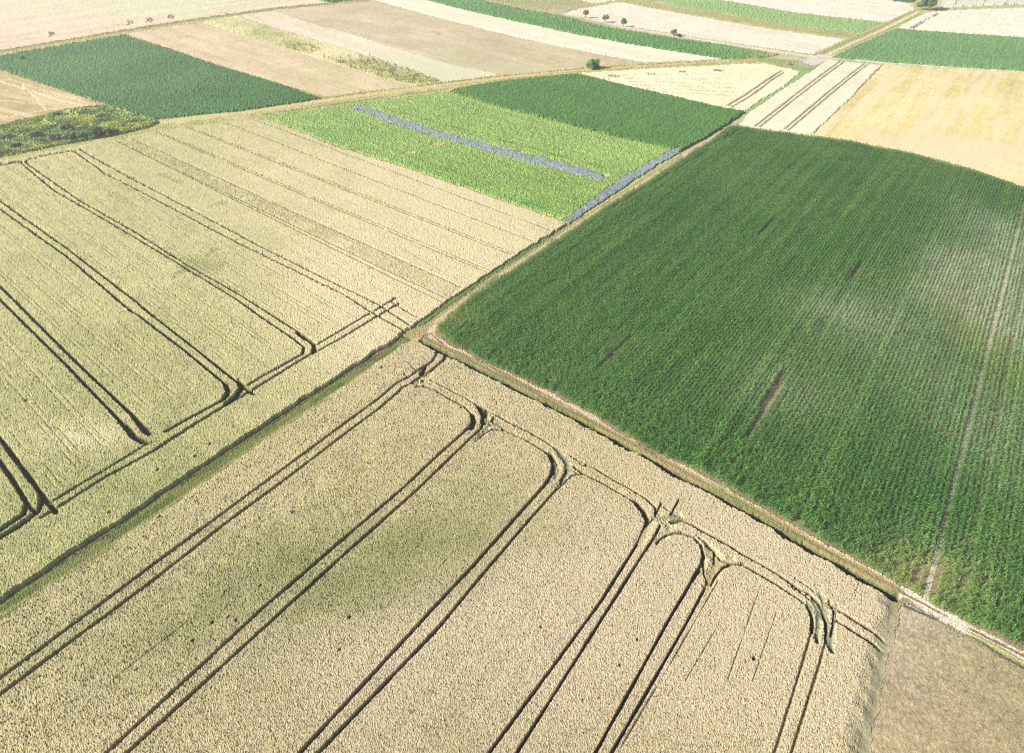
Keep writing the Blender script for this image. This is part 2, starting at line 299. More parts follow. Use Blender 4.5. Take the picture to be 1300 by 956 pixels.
# grass track at the lower left
G1 = [(510,437),(440,483),(349,543),(237,619),(149,679),(85,720),(0,777)]
stroke(G1, 1.7, C(104, 112, 60), .25, only=V, sd=16, b=300)
stroke([(512,432.5),(440,478.5),(349,539),(237,614),(149,674),(85,715),(0,771)], .3, C(140, 122, 88), .1, only=V, sd=117, b=300, gaps=.45)
stroke([(516,436),(440,484.5),(349,545.5),(237,622),(149,682),(85,723),(0,780)], .9, C(124, 130, 70), .3, only=V, sd=118, b=300, gaps=.42, jit=.6)
stroke([(512,432),(440,478),(349,538),(237,613),(149,673),(85,714),(0,770)], .35, C(120, 134, 70), .1, only=V, sd=17, b=300, gaps=.4)
stroke([(505,431),(440,470.5),(349,530.5),(237,604),(149,663),(85,705),(0,761.5)], .8, C(150, 122, 98), .03, only=V, sd=18, b=300)
stroke([(520,435),(440,490),(349,550.5),(237,629),(149,689),(85,731),(0,784)], .4, C(150, 150, 92), .3, only=V, sd=19, b=300)
# long straw road and the upper left road
R4 = [(196,157),(305,143.5),(412,127.5),(500,115.5),(570,108),(640,98.5),(740,88.5),(860,80.5),(968,76),(1010,73)]
stroke(R4, 3.0, C(212, 194, 134), .16, only=V, sd=20)
stroke([(300,141.5),(412,125),(500,113.5),(560,106),(640,96.5),(740,87),(820,82),(968,75)], .6, C(140, 120, 76), .05, only=V, sd=21)
stroke([(333,146),(440,131),(567,113.5)], .7, C(116, 138, 110), .3, only=V, sd=22)
stroke([(560,110),(640,101),(735,91),(860,83),(968,77.5)], .7, C(166, 158, 100), .2, only=V, sd=23)
R5 = [(-250,104.5),(0,66),(68,53.5),(152,40.5),(220,30),(345,11.5),(440,2.5),(480,-1)]
stroke(R5, 2.2, C(150, 138, 92), .3, only=V, sd=24, a=100)
stroke([(-250,103),(0,64.5),(152,39),(220,28.5),(345,10.5),(440,2)], .8, C(104, 96, 66), .2, only=V, sd=25)
stroke([(0,68),(68,56),(152,42.5)], 1.4, C(166, 176, 98), .3, only=V, sd=26, a=200)
stroke([(0,87.5),(81,114.5),(135,132),(193,151.5)], 1.0, C(196, 174, 116), .12, only=V+['stubble'], sd=27)
stroke([(135,136),(165,143),(200,155),(230,156)], 1.5, C(214, 194, 140), .1, only=V, sd=28)
# far road to the big tree and the pale lane of roadside trees
stroke([(1040,73),(1080,55),(1122,37),(1165,15),(1200,0)], 6.5, C(196, 190, 128), .15, only=V, sd=29)
stroke([(1037,71),(1078,52),(1120,34),(1163,12)], 1.6, C(164, 160, 100), .15, only=V, sd=30)
stroke([(1048,71),(1084,56),(1126,38),(1168,17)], 1.3, C(158, 166, 96), .15, only=V, sd=31)
stroke([(1043,72.5),(1081,55),(1123,36.5),(1166,14.5)], 1.3, C(228, 210, 172), .03, only=V, sd=32)
stroke([(716,17.5),(748,23.5),(795,35.5),(870,47.5),(928,56.5),(990,66.5),(1040,73),(1080,75.5),(1120,79.8),(1200,84),(1300,89.8)], 2.4, C(226, 220, 206), .04, only=V+['pale_trees'], sd=33, b=150)
stroke([(1018,84),(1032,77),(1048,72)], 4.5, C(222, 212, 196), .04, only=V, sd=34)
stroke([(975,77),(1000,80),(1018,86)], 7, C(150, 164, 96), .3, only=V, sd=35, blend=.8)
stroke([(990,74),(1012,75)], 3, C(200, 196, 150), .2, only=V, sd=36)
stroke([(1195,11.5),(1300,7.3),(1500,-1)], 4, C(186, 186, 130), .3, only=V, sd=37)
stroke([(789,1),(829,8.5),(880,17),(945,27),(995,35),(1077,46)], 8, C(176, 172, 112), .4, only=V, sd=38, blend=.8)
stroke([(700,19),(719,15),(755,6.8),(785,0)], 3.0, C(188, 180, 130), .3, only=V, sd=39)
stroke([(455,-.5),(480,0),(500,5)], 3.0, C(206, 196, 150), .2, only=V, sd=40)

# ---------------------------------------------------------- tramlines
TR = C(110, 96, 64, .5)
def tram(pts, hw=.21, on=('near',), h=.03, col=TR, **k): stroke(pts, hw, col, h, only=list(on), jit=.28, **k)
N = ('near',)
n1l = [(0,864),(169,738),(274,660),(328,620),(440,537),(480,508),(504,487),(520,479),(531,471),(548,460),(554,451),(555,443)]
n1r = [(27,864),(203,732),(294,660),(349,620),(440,550.6),(480,521),(501,503),(511,493),(524,487)]
tram(n1l, a=220, sd=51); tram(n1r, a=220, sd=52)
tram([(524,486),(546,473),(563,458),(568,449)], .26, sd=53); tram([(535,476),(540,466)], .45, sd=54, h=.1)
tram([(537,476),(538,486)], .5, h=.2, col=C(150,142,104), sd=55)
tram([(527,471),(522,466)], .12, sd=56); tram([(518,480),(513,475)], .12, sd=57)
tram([(546,483),(572,496),(594,508),(608,517),(614,526),(614,534),(611,545)], sd=58); tram([(524,488),(535,491),(552,496),(572,508),(588,516),(598,526),(601,536),(595,545)], sd=59)
n2l = [(237,864),(332,776),(430,691),(513,620),(557,578),(588,551),(600,539)]; n2r = [(264,864),(338,796),(430,712),(533,620),(575,579),(597,558),(611,545)]
tram(n2l, a=220, sd=60); tram(n2r, a=220, sd=61)
tram([(600,528),(602,536),(598,545)], .45, sd=62); tram([(608,518),(615,528),(614,538)], .5, sd=63)
tram([(611,517),(622,524),(634,531),(646,538)], .14, sd=64); tram([(616,521),(619,526)], .2, sd=65); tram([(627,531),(624,536)], .2, sd=66)
tram([(624,536),(632,541),(641,547)], .18, sd=67)
tram([(634,530),(648,538.5),(671,549),(692,561.5),(709,574),(714,582),(720,592),(718,602),(712,612)], sd=68)
tram([(626,547),(641,548),(666,558.5),(688,572),(697,578.5),(703,588),(703,597),(694,614)], sd=69)
n3l = [(467,864),(548,776),(599,721.5),(654,659),(689,620),(699,606)]; n3r = [(494,864),(559,796),(609,735),(667,667),(709,620),(717,604)]
tram(n3l, a=220, sd=70); tram(n3r, a=220, sd=71)
tram([(698,578),(704,590),(702,602)], .5, sd=72)
tram([(724,580),(734,586),(744,591)], .16, sd=73); tram([(729,594),(741,603),(758,611),(780,623),(798,634),(811,643),(818,651),(822,661),(818,671),(811,688)], sd=74)
tram([(736,590),(740,592),(754,595),(780,611),(800,621.5),(820,634),(832,646),(832,656)], sd=75)
n4l = [(689,865),(762,766),(800,706),(812,686),(821,668)]; n4r = [(714.5,865),(783,757),(814,708),(830,684),(838,668)]
tram(n4l, .18, a=220, sd=76); tram(n4r, .18, a=220, sd=77)
tram([(806,638),(816,649),(822,661)], .38, sd=78)
tram([(832,655),(839,640)], .12, sd=79); tram([(851,655),(861,637)], .12, sd=80); tram([(843,646),(852,652),(866,659)], .15, sd=81)
tram([(852,664),(866,662),(880,668),(891,676)], .3, sd=82); tram([(891,675),(912,686),(925,693),(943,705),(960,714),(991,733),(1012,748),(1028,757),(1038,766),(1044,778),(1048,792),(1048,815)], .26, sd=83)
tram([(843,681),(852,678),(866,678),(880,683),(890,694),(893,708),(891,718),(878,739)], .27, sd=84)
n5l = [(806,866),(849,788),(878,739),(893,712)]; n5r = [(829,866),(866,802),(900,738),(906,720),(908,706)]
tram(n5l, .17, a=220, sd=85); tram(n5r, .17, a=220, sd=86); stroke([(838,866),(864,822),(912,738)], .1, C(160,150,100), None, .2, only=['near'], sd=87, gaps=.3, a=100, soft=1)
tram([(915,722),(928,717),(943,718),(960,728),(983,742),(1006,757),(1023,769),(1029,780),(1031,792),(1030,803)], .23, sd=88)
stroke([(1030,803),(1021,835),(1012,864)], .15, C(150,136,96), None, .3, only=['near'], sd=89, b=100, soft=1); stroke([(1048,815),(1040,845),(1034,864)], .15, C(150,136,96), None, .3, only=['near'], sd=90, b=100, soft=1)
tram([(1009,736),(1024,745),(1032,752)], .14, sd=91); tram([(1002,746),(1014,752),(1026,762)], .15, sd=92)
tram([(1048,766),(1060,772)], .14, sd=93); tram([(1066,777),(1132,819)], .27, sd=94); tram([(1063,790),(1129,831)], .27, sd=95)
tram([(1036,808),(1037,816)], .3, sd=96); tram([(1052,818),(1055,828)], .3, sd=97)
for pts, hw in (([(968,738),(924,864)], .09), ([(912,795),(870,866)], .07), ([(985,780),(955,866)], .06), ([(1090,740),(1075,800)], .05), ([(640,640),(560,720)], .07), ([(240,790),(150,860)], .08)):
    stroke(pts, hw*1.1, C(170,156,112), None, .14, only=['near'], sd=int(pts[0][0]), gaps=.3, soft=1)
# flattened, greyer crop where the tractor turned
FLAT = C(134, 142, 108); FLATY = C(196, 184, 128)
for pts, hw, c in (([(546,474),(541,486),(533,488)], .6, FLATY), ([(536,479),(548,488)], .5, FLATY), ([(620,545),(614,550),(604,560)], .5, FLAT), ([(617,532),(623,540),(634,538)], .55, FLAT),
                   ([(709,574),(719,586),(722,598),(716,610),(707,620)], .7, FLAT), ([(704,588),(709,598),(705,608),(700,612)], .55, FLAT), ([(722,594),(736,603)], .35, FLATY),
                   ([(828,660),(822,672),(812,690)], .6, FLATY), ([(838,658),(848,664),(852,676),(836,684)], .8, FLATY), ([(828,658),(860,657)], .5, FLAT), ([(895,712),(892,722)], .5, FLATY), ([(905,706),(914,714),(905,730),(898,745)], .7, FLATY), ([(896,694),(905,704)], .8, FLATY), ([(920,716),(930,712)], .6, FLATY),
                   ([(1032,764),(1040,778),(1038,795),(1036,812)], .42, FLAT), ([(1042,758),(1047,775),(1054,795),(1053,822)], .5, FLAT), ([(1025,766),(1031,775)], .4, FLAT), ([(1045,764),(1060,777)], .5, FLATY), ([(1062,768),(1060,790),(1056,805)], .25, FLAT)):
    stroke(pts, hw*(1 if hw > .85 else .68), c, .5, only=['near'], jit=.8, sd=int(pts[0][0])+7, blend=.7, soft=1.4, grain=.5)
for pts in ([(902,744),(909,731),(918,721),(928,716)], [(833,692),(838,685),(846,680),(854,678)], [(604,562),(614,552),(626,546),(641,547)], [(707,624),(716,614),(727,605),(741,603)], [(527,492),(538,490),(548,494)], [(895,693),(905,700),(915,712),(928,716)], [(820,668),(828,660),(836,662),(846,668)], [(884,682),(896,690),(907,700),(906,712)], [(1052,764),(1058,776),(1057,792),(1055,808)], [(898,742),(893,730),(893,715)]): tram(pts, .13, sd=int(pts[0][0])+3, gaps=.12, soft=.7)
ed = WP['near'][17:24]; i, d_, s_ = pdist(ed, X, Y, 4.5); q = cls[i] == ORDER.index('near'); i, d_ = i[q], d_[q]
wob = d_+(fb(X[i], Y[i], 1.6, 611)-.5)*1.2; HT[i] = .1+(HT[i]-.1)*smooth(-.2, 2.8, wob)
CL[i] = mix(CL[i], C(178, 170, 130)*(1+(RND2[i]-.5)*.3)[:, None], (1-smooth(.6, 3.0, wob))*.8)
# gaps and specks in the near wheat
for px, py, r_ in ((203,658,.35),(197,667,.2),(444,785,.35),(330,746,.3),(372,652,.3),(328,693,.2),(270,792,.35),(245,815,.3),(290,786,.25),(300,790,.25),(174,852,.25),(808,813,.3),(786,846,.3),(431,826,.3),(585,519,.25),(630,512,.25),(956,838,.3),(470,466,.3),(484,468,.25),(686,798,.25),(139,652,.3),(200,598,.3),(248,581,.3),(267,565,.25),(33,510,.3),(36,408,.2)):
    stroke([(px, py), (px+1.2, py-1)], r_*.55, TR, .2, only=['near', 'left'], sd=int(px), jit=.6)
stroke([(250,335),(262,340),(275,338)], 2.2, C(140, 146, 88), None, .12, only=['left'], jit=.9, sd=7, blend=.45, soft=1)
for a_, b_ in (((265,325),(275,318)), ((225,352),(235,345)), ((270,262),(285,258)), ((208,222),(232,232)), ((75,448),(84,450))): stroke([a_, b_], .9, C(134, 140, 78), None, .15, only=['left'], jit=.9, sd=int(a_[0]), blend=.35, soft=1)

L = ('left',)
TL = C(88, 90, 50, .5)
def tl(pts, hw=.29, **k): tram(pts, hw, L, k.pop('h', .03), TL, **k)
tl([(101,190),(162,224),(237,263),(338,317),(440,367),(477,385),(520,413)], sd=101); tl([(96,193),(135,221),(203,256),(305,310),(435,373),(472,397),(511,419)], sd=102)
tl([(32,206),(101,254.5),(169,293),(237,336),(305,374.6),(345,400),(382,424),(399,437),(397,449)], sd=103); tl([(27,207),(68,241),(149,288),(237,341),(305,383),(328,400),(365,425),(386,441),(384,450)], sd=104)
tl([(0,255),(85,315),(169,380),(193,400),(237,434),(298,483),(323,502)], sd=105, a=250); tl([(0,265),(85,325.5),(169,397),(176,400),(237,447),(284,486),(289,498),(281,511)], sd=106, a=250)
tl([(0,363),(37,400),(101,464),(169,528),(190,549)], .29, sd=107, a=300); tl([(0,380),(20,400),(85,464),(152,534),(169,556),(190,564)], .29, sd=108, a=300)
tl([(3,560),(31,598),(54,629),(72,652)], .34, sd=109, a=300); tl([(0,586),(18,612),(35,640),(45,651)], .33, sd=110, a=300)
tl([(54,629),(53,640),(49,651),(26,668),(0,684),(-150,780)], .42, sd=111); tl([(35,640),(30,655),(8,669),(-60,712),(-150,768)], .38, sd=112)
tl([(170,530),(183,545),(190,552)], .5, sd=113); tl([(378,424),(398,437),(400,446)], .45, sd=114); tl([(302,484),(308,492),(300,503),(288,514)], .55, sd=115); tl([(287,488),(290,498),(284,508)], .45, sd=116); tl([(158,540),(172,556),(184,562)], .5, sd=117)
tl([(503,379),(430,422),(403,438)], .22, sd=118, gaps=.1); tl([(506,386),(430,432),(397,450)], .24, sd=119)
tl([(385,450),(338,476),(315,490)], .25, sd=120); tl([(397,449),(372,464),(321,496),(298,509),(281,519),(237,546),(200,570)], .27, sd=121)
tl([(290,503),(281,510),(210,549)], .27, sd=122); tl([(192,562),(183,567),(129,600),(68,637)], .2, sd=123, gaps=.05); tl([(200,571),(135,606),(73,646),(54,658)], .24, sd=124)
tl([(310,492),(316,500)], .2, sd=125); tl([(500,379),(497,384),(530,404)], .2, sd=126, gaps=.3)
tl([(96,192),(64,196),(39,202),(33,206)], .4, sd=127, h=.4); tl([(27,206),(0,210),(-80,226)], .45, sd=128, h=.35); tl([(36,204),(0,208),(-80,222)], .3, sd=129, h=.4)
tl([(138,174),(143,178)], .5, sd=130)
def thin(p, q, hw=.13, dep=.22, gaps=.3, **k):
    stroke([p, q], hw*1.25, C(150, 142, 88), None, dep*.5, only=['left'], jit=.1, sd=int(p[0]+q[1]) % 97, gaps=gaps*.6, blend=.75, soft=1, **k)
for p, q in (((140,175),(569,380)), ((158,172),(586,365)), ((193,166),(619,346)), ((233,160),(650,324)), ((284,155),(677,307)), ((318,150),(700,293)), ((146,178),(562,384))): thin(p, q, .17, .4, .12)
for p, q in (((198,166),(622,344)), ((238,160),(653,322))): thin(p, q, .12, .3, .2)
for k in range(7): thin((143+2.2*k, 176-.5*k), (571+2*k, 378-2*k), .1, .16, .35)
pairs = [((96,193),(500,412),(32,206),(386,438)), ((27,207),(384,445),(0,255),(298,483)), ((0,265),(284,492),(0,363),(180,540)), ((0,380),(165,552),(0,560),(60,640))]
for (a1, b1, a2, b2) in pairs:
    for f in (.2, .26, .45, .51, .57, .78, .84):
        p = np.array(a1)*(1-f)+np.array(a2)*f; q = np.array(b1)*(1-f)+np.array(b2)*f; d_ = q-p; q = q-d_*.06
        stroke([tuple(p-d_*.2), tuple(q)], .13, C(160, 154, 94), None, .09, only=['left'], jit=.1, soft=1, sd=int(f*100)+int(a1[1]), gaps=.38, blend=.4)
for p, q in (((300,400),(340,435)), ((500,310),(560,345)), ((60,595),(85,610))): thin(p, q, .08, .12, .3)
# pale fields
DK = C(128, 106, 66)
stroke([(992,90),(975,101),(962,110),(944,122),(924,134)], .45, C(140,118,76), .15, only=['pale_mid'], sd=131, jit=.2, soft=1.1); stroke([(996,92),(982,100),(966,113),(948,125),(929,136)], .4, C(140,118,76), .15, only=['pale_mid'], sd=132, jit=.2, soft=1.1)
for k, (p, q) in enumerate((((1068,77),(960,159.5)), ((1072.5,78),(965.5,160.5)), ((1098.6,80),(996,164)), ((1103,81),(1001.5,165)))): stroke([p, q], .4, C(132,112,72), .1, only=["pale_road"], sd=140+k, jit=.05, soft=1.1, blend=.9)
for k, (p, q) in enumerate((((1156,36),(1174,26)), ((1158.7,36.5),(1180,25)), ((1174,26),(1190,18)), ((1180,24),(1195,17)))): stroke([p, q], .5, DK, .2, only=['pale_right'], sd=150+k, gaps=.2)
for px in (1170, 1192, 1212, 1248, 1275): stroke([(px+6, -6), (px, 10)], .5, C(170,160,120), None, .2, only=['pale_far_right'], sd=px, gaps=.25)
for k in range(6): stroke([(760+8*k, 96+3.6*k), (905+14*k, 94+6*k)], .45, C(206, 194, 150), None, .1, only=['pale_mid'], sd=160+k, gaps=.3)
for px, py in ((778,96),(784,97),(822,93.5),(829,94),(868,91),(912,89),(916,89.5)): stroke([(px-2, py), (px+2, py)], .9, DK, .2, only=['pale_mid'], sd=px, jit=.9)
for px, py in ((63,43.5),(163,29),(187,26),(214,21.5)):      # turning marks of the tractor in the pale stubble
    for s_ in (-1, 1):
        stroke([(px+s_*2+1, py-2.8), (px+s_*2+3.2, py-1.6), (px+s_*2+3.6, py+.6), (px+s_*2+.8, py+2.6)], .6, C(120, 92, 62), .02, only=['pale_left'], sd=px, jit=.4)
    stroke([(px-6, py+2), (px-30, py+7)], .8, C(214, 180, 146), None, .05, only=['pale_left'], sd=px+1, gaps=.3)
stroke([(0,52),(60,46),(160,34),(220,25)], .7, C(222, 190, 158), None, .04, only=['pale_left'], sd=3, gaps=.3)
stroke([(271,17),(288,16)], .9, C(150, 146, 110), .2, only=['pale_left'], sd=5)
for px, py in ((553.5,184),(520,194.5)):
    stroke([(px-3, py), (px+4, py+.6)], 1.0, C(206, 182, 132), .02, only=['beet'], sd=px and 9); 
stroke([(758,223),(768,224)], 1.3, C(196,180,140), .05, only=['beet'], sd=9)
stroke([(470,133),(767,214)], .5, C(96,150,58), None, .1, only=['beet'], sd=10, gaps=.4)
for a_, b_ in (((180,170),(255,330)),): pass
for k in range(9):   # paths worn through the left green field and stubble
    px = 20+k*30
stroke([(0,104),(40,116),(80,130),(112,135)], .8, C(232, 214, 176), .02, only=['stubble'], sd=201); stroke([(-60,112),(0,128),(60,133)], .7, C(226, 206, 166), .03, only=['stubble'], sd=202)
stroke([(0,150),(60,139),(110,134)], 1.2, C(228, 200, 158), .03, only=['stubble'], sd=203, a=150); stroke([(28,108),(58,140)], .6, C(222, 204, 162), .03, only=['stubble'], sd=204)
stroke([(10,100),(70,120),(120,133)], .5, C(226, 206, 166), .03, only=['stubble'], sd=205)
for a_, b_ in (((548,40),(560,44)),): stroke([a_, b_], .8, C(150,134,100), None, .05, only=['brown'], sd=1)

# ------------------------------------------------------------------ materials
def new_mat(name):
    m = bpy.data.materials.new(name); m.use_nodes = True; nt = m.node_tree
    return m, nt, nt.nodes, nt.links, nt.nodes['Principled BSDF']
def attr_mat(name, scale=3.0, amt=.25, rough=.85, bump=.0, spec=.15, sheen=0):
    m, nt, nd, lk, b = new_mat(name)
    a = nd.new('ShaderNodeAttribute'); a.attribute_name = 'tone'
    g = nd.new('ShaderNodeNewGeometry')
    n = nd.new('ShaderNodeTexNoise'); n.inputs['Scale'].default_value = scale; n.inputs['Detail'].default_value = 3
    lk.new(g.outputs['Position'], n.inputs['Vector'])
    r = nd.new('ShaderNodeMapRange'); r.inputs['From Min'].default_value = .3; r.inputs['From Max'].default_value = .7
    r.inputs['To Min'].default_value = 1-amt; r.inputs['To Max'].default_value = 1+amt
    lk.new(n.outputs['Fac'], r.inputs['Value'])
    v = nd.new('ShaderNodeVectorMath'); v.operation = 'SCALE'
    lk.new(a.outputs['Color'], v.inputs[0]); lk.new(r.outputs[0], v.inputs['Scale']); lk.new(v.outputs[0], b.inputs['Base Color'])
    b.inputs['Roughness'].default_value = rough; b.inputs['Specular IOR Level'].default_value = spec
    if bump:
        bp = nd.new('ShaderNodeBump'); bp.inputs['Strength'].default_value = bump; bp.inputs['Distance'].default_value = .1
        lk.new(n.outputs['Fac'], bp.inputs['Height']); lk.new(bp.outputs['Normal'], b.inputs['Normal'])
    return m
M_wheat = attr_mat('ripening_wheat', 5, .22, .8)
M_stub = attr_mat('straw_stubble', 2.5, .14, .9)
M_leaf = attr_mat('leafy_crop', 2.5, .25, .6, spec=.3)
M_verge = attr_mat('grass_and_soil', 4, .25, .9)
M_flow = attr_mat('flower_strip', 3, .25, .8)

def add_mesh(name, verts, quads, mat, tone=None, smooth_=False):
    me = bpy.data.meshes.new(name); me.vertices.add(len(verts)); me.vertices.foreach_set('co', verts.astype(np.float32).ravel())
    me.loops.add(quads.size); me.loops.foreach_set('vertex_index', quads.astype(np.int32).ravel())
    me.polygons.add(len(quads)); me.polygons.foreach_set('loop_start', np.arange(0, quads.size, quads.shape[1], dtype=np.int32))
    me.update(calc_edges=True)
    me.polygons.foreach_set('use_smooth', np.full(len(quads), smooth_))
    if tone is not None:
        a = me.attributes.new('tone', 'FLOAT_COLOR', 'POINT'); a.data.foreach_set('color', np.concatenate([np.clip(tone, 0, .9), np.ones((len(tone), 1))], 1).astype(np.float32).ravel())
    me.materials.append(mat)
    o = bpy.data.objects.new(name, me); COL.objects.link(o); return o
def tag(o, label=None, cat=None, group=None, kind=None):
    for k, v in (('label', label), ('category', cat), ('group', group), ('kind', kind)):
        if v: o[k] = v
    return o

NEAR_SHADE_CUT = np.zeros(X.size, bool); NEAR_SHADE_CUT[pdist(NE, X, Y, 5)[0]] = True
IDX = np.arange(NR*NT).reshape(NR, NT)
def sheet(mask, name, mat, smooth_=False):
    m = mask.reshape(NR, NT)
    cell = m[:-1, :-1] | m[1:, :-1] | m[:-1, 1:] | m[1:, 1:]
    q = np.stack([IDX[:-1, :-1][cell], IDX[:-1, 1:][cell], IDX[1:, 1:][cell], IDX[1:, :-1][cell]], 1)
    u, inv = np.unique(q, return_inverse=True); q = inv.reshape(q.shape)
    mi = mask[u]; z = np.where(mi, T0[u]+HT[u], T0[u]-np.where(NEAR_SHADE_CUT[u], 1.8, .15))
    z = np.where(mi, z, z)
    tone = CL[u].copy()
    # a rim vertex outside the outline takes the colour of this sheet's mean
    tone[~mi] = CL[u][mi].mean(0)
    return add_mesh(name, np.stack([X[u], Y[u], z], 1), q, mat, tone, smooth_)
def field(k, name, mat, label, cat, kind='stuff'):
    o = sheet(cls == ORDER.index(k), name, mat); tag(o, label, cat, None, kind); return o
field('near', 'wheat_field', M_wheat, 'large ripening wheat field in the foreground with six pairs of curving tramlines', 'wheat')
field('left', 'wheat_field', M_wheat, 'green gold wheat field at the left, striped with straight tramline pairs', 'wheat')
field('corner', 'stubble_field', M_stub, 'short grey green stubble corner beside the end of the foreground wheat', 'stubble')
field('pale_mid', 'wheat_field', M_wheat, 'cream wheat wedge behind the dark green maize, right of the lone bush', 'wheat')
field('pale_road', 'wheat_field', M_wheat, 'narrow cream wheat strip with two tramline pairs beside the golden stubble', 'wheat')
field('golden', 'stubble_field', M_stub, 'golden yellow stubble field above the right end of the big maize field', 'stubble')
field('topgreen', 'root_crop_field', M_leaf, 'dark green leafy field behind the golden stubble', 'crop')
field('pale_right', 'wheat_field', M_wheat, 'pale wheat field in front of the big tree at the upper right', 'wheat')
field('pale_far_right', 'wheat_field', M_wheat, 'pale wheat behind the path to the right of the big tree', 'wheat')
field('pale_top', 'stubble_field', M_stub, 'pinkish white stubble beyond the light green strip, left of the big tree', 'stubble')
field('darkstrip', 'root_crop_field', M_leaf, 'sliver of dark green crop just left of the big tree', 'crop')
field('lightgreen', 'meadow', M_leaf, 'long light green strip between two pinkish white stubble fields', 'meadow')
field('pale_trees', 'stubble_field', M_stub, 'pale stubble field behind the row of small roadside trees', 'stubble')
field('farstrip', 'root_crop_field', M_leaf, 'long dark green strip in front of the row of small roadside trees', 'crop')
field('pale_strip', 'stubble_field', M_stub, 'narrow cream stubble strip along the front of the long dark green strip', 'stubble')
field('brown', 'stubble_field', M_stub, 'brownish tan stubble field behind the lone bush by the straw road', 'stubble')
field('pink', 'stubble_field', M_stub, 'pinkish stubble strip between the brown field and the yellow grass bank', 'stubble')
field('bank', 'grass_bank', M_verge, 'yellow green rough grass bank between pink and tan stubble', 'grass')
field('tan', 'stubble_field', M_stub, 'tan stubble field between the grass bank and the dark green left field', 'stubble')
field('leftgreen', 'root_crop_field', M_leaf, 'dark green leafy field at the upper left between two roads', 'crop')
field('stubble', 'stubble_field', M_stub, 'tan stubble with pale wheel marks behind the weedy strip at the left edge', 'stubble')
field('weeds', 'weed_strip', M_verge, 'overgrown strip of tall weeds and scrub at the left edge', 'weeds')
field('pale_left', 'stubble_field', M_stub, 'wide pale pink stubble field at the upper left with tractor turning marks', 'stubble')
field('cornergreen', 'root_crop_field', M_leaf, 'tiny green corner of crop at the end of the upper left road', 'crop')
field('fallow', 'fallow_field', M_verge, 'mottled fallow grassland at the top centre behind the long dark green strip', 'fallow')
field('pale_bit', 'stubble_field', M_stub, 'small cream field at the top centre behind the fallow land', 'stubble')
field('beet', 'root_crop_field', M_leaf, 'bright green low leafy field crossed by a grey blue flower strip', 'crop')
field('midgreen', 'maize_field', M_leaf, 'dark green maize block behind the bright green field', 'maize')
field('flowers', 'flower_strip', M_flow, 'grey blue flower strip running through the middle of the bright green field', 'flowers')
field('flowers_road', 'flower_strip', M_flow, 'grey blue flower strip along the dirt road edge of the bright green field', 'flowers')
field('corn', 'soil', M_verge, 'bare brown soil between the maize rows', 'soil', 'structure')
# tracks: split the verge by the nearest road
VM = cls == VERGE
ROADS = [('dirt_road', ROAD1+[(1082,55),(1165,14),(1200,-5)]), ('path', H1+[(1500,930)]), ('grass_track', G1+[(-300,975)]), ('farm_road', R4), ('farm_road', R5), ('lane', [(700,14),(795,35.5),(928,56.5),(1040,73.5),(1120,80),(1300,90),(1500,101)]), ('path', [(1195,11.5),(1500,-1)])]
LBL = ['pale dirt road beside the maize running up to the big tree', 'rutted headland path between foreground wheat and big maize field', 'green grass track between the two wheat fields', 'straw coloured farm road crossing below the tan and brown stubble', 'narrow olive farm road under the pale pink stubble at upper left', 'pale lane below the row of roadside trees', 'olive grass path running right from the big tree']
best = np.full(X.size, 1e9); who = np.zeros(X.size, np.int8)
for i, (nm, ln) in enumerate(ROADS):
    q, d, s = pdist(W(ln), X, Y, 14); b = VM[q] & (d < best[q]); best[q[b]] = d[b]; who[q[b]] = i+1
for i, (nm, ln) in enumerate(ROADS):
    m = VM & (who == i+1); o = sheet(m, nm, M_verge); tag(o, LBL[i], 'road', None, 'structure')
o = sheet(VM & (who == 0), 'ground', M_verge); tag(o, 'dry grass verges and margins between the fields', 'ground', None, 'structure')
# base ground to the horizon
gr = np.concatenate([[.5], 3*1.0213**np.arange(0, 372)]); gt = np.linspace(0, 2*math.pi, 721)[:-1]
a, b = np.meshgrid(gr, gt, indexing='ij'); gx = (a*np.sin(b)).ravel(); gy = (a*np.cos(b)).ravel(); gz = terrain(gx, gy)-1.9*(1-smooth(900, 1300, np.hypot(gx, gy)))-.06
n_, m_ = a.shape; II = np.arange(n_*m_).reshape(n_, m_); J2 = np.roll(II, -1, 1)
q = np.stack([II[:-1], J2[:-1], J2[1:], II[1:]], -1).reshape(-1, 4)
pn = fb(gx, gy, 120, 900); gc = mix(C(206, 188, 140), C(130, 150, 88), np.clip((pn-.5)*9, 0, 1))
o = add_mesh('terrain', np.stack([gx, gy, gz], 1), q, M_verge, gc, True); tag(o, 'gently rolling farmland under and beyond the fields', 'ground', None, 'structure')

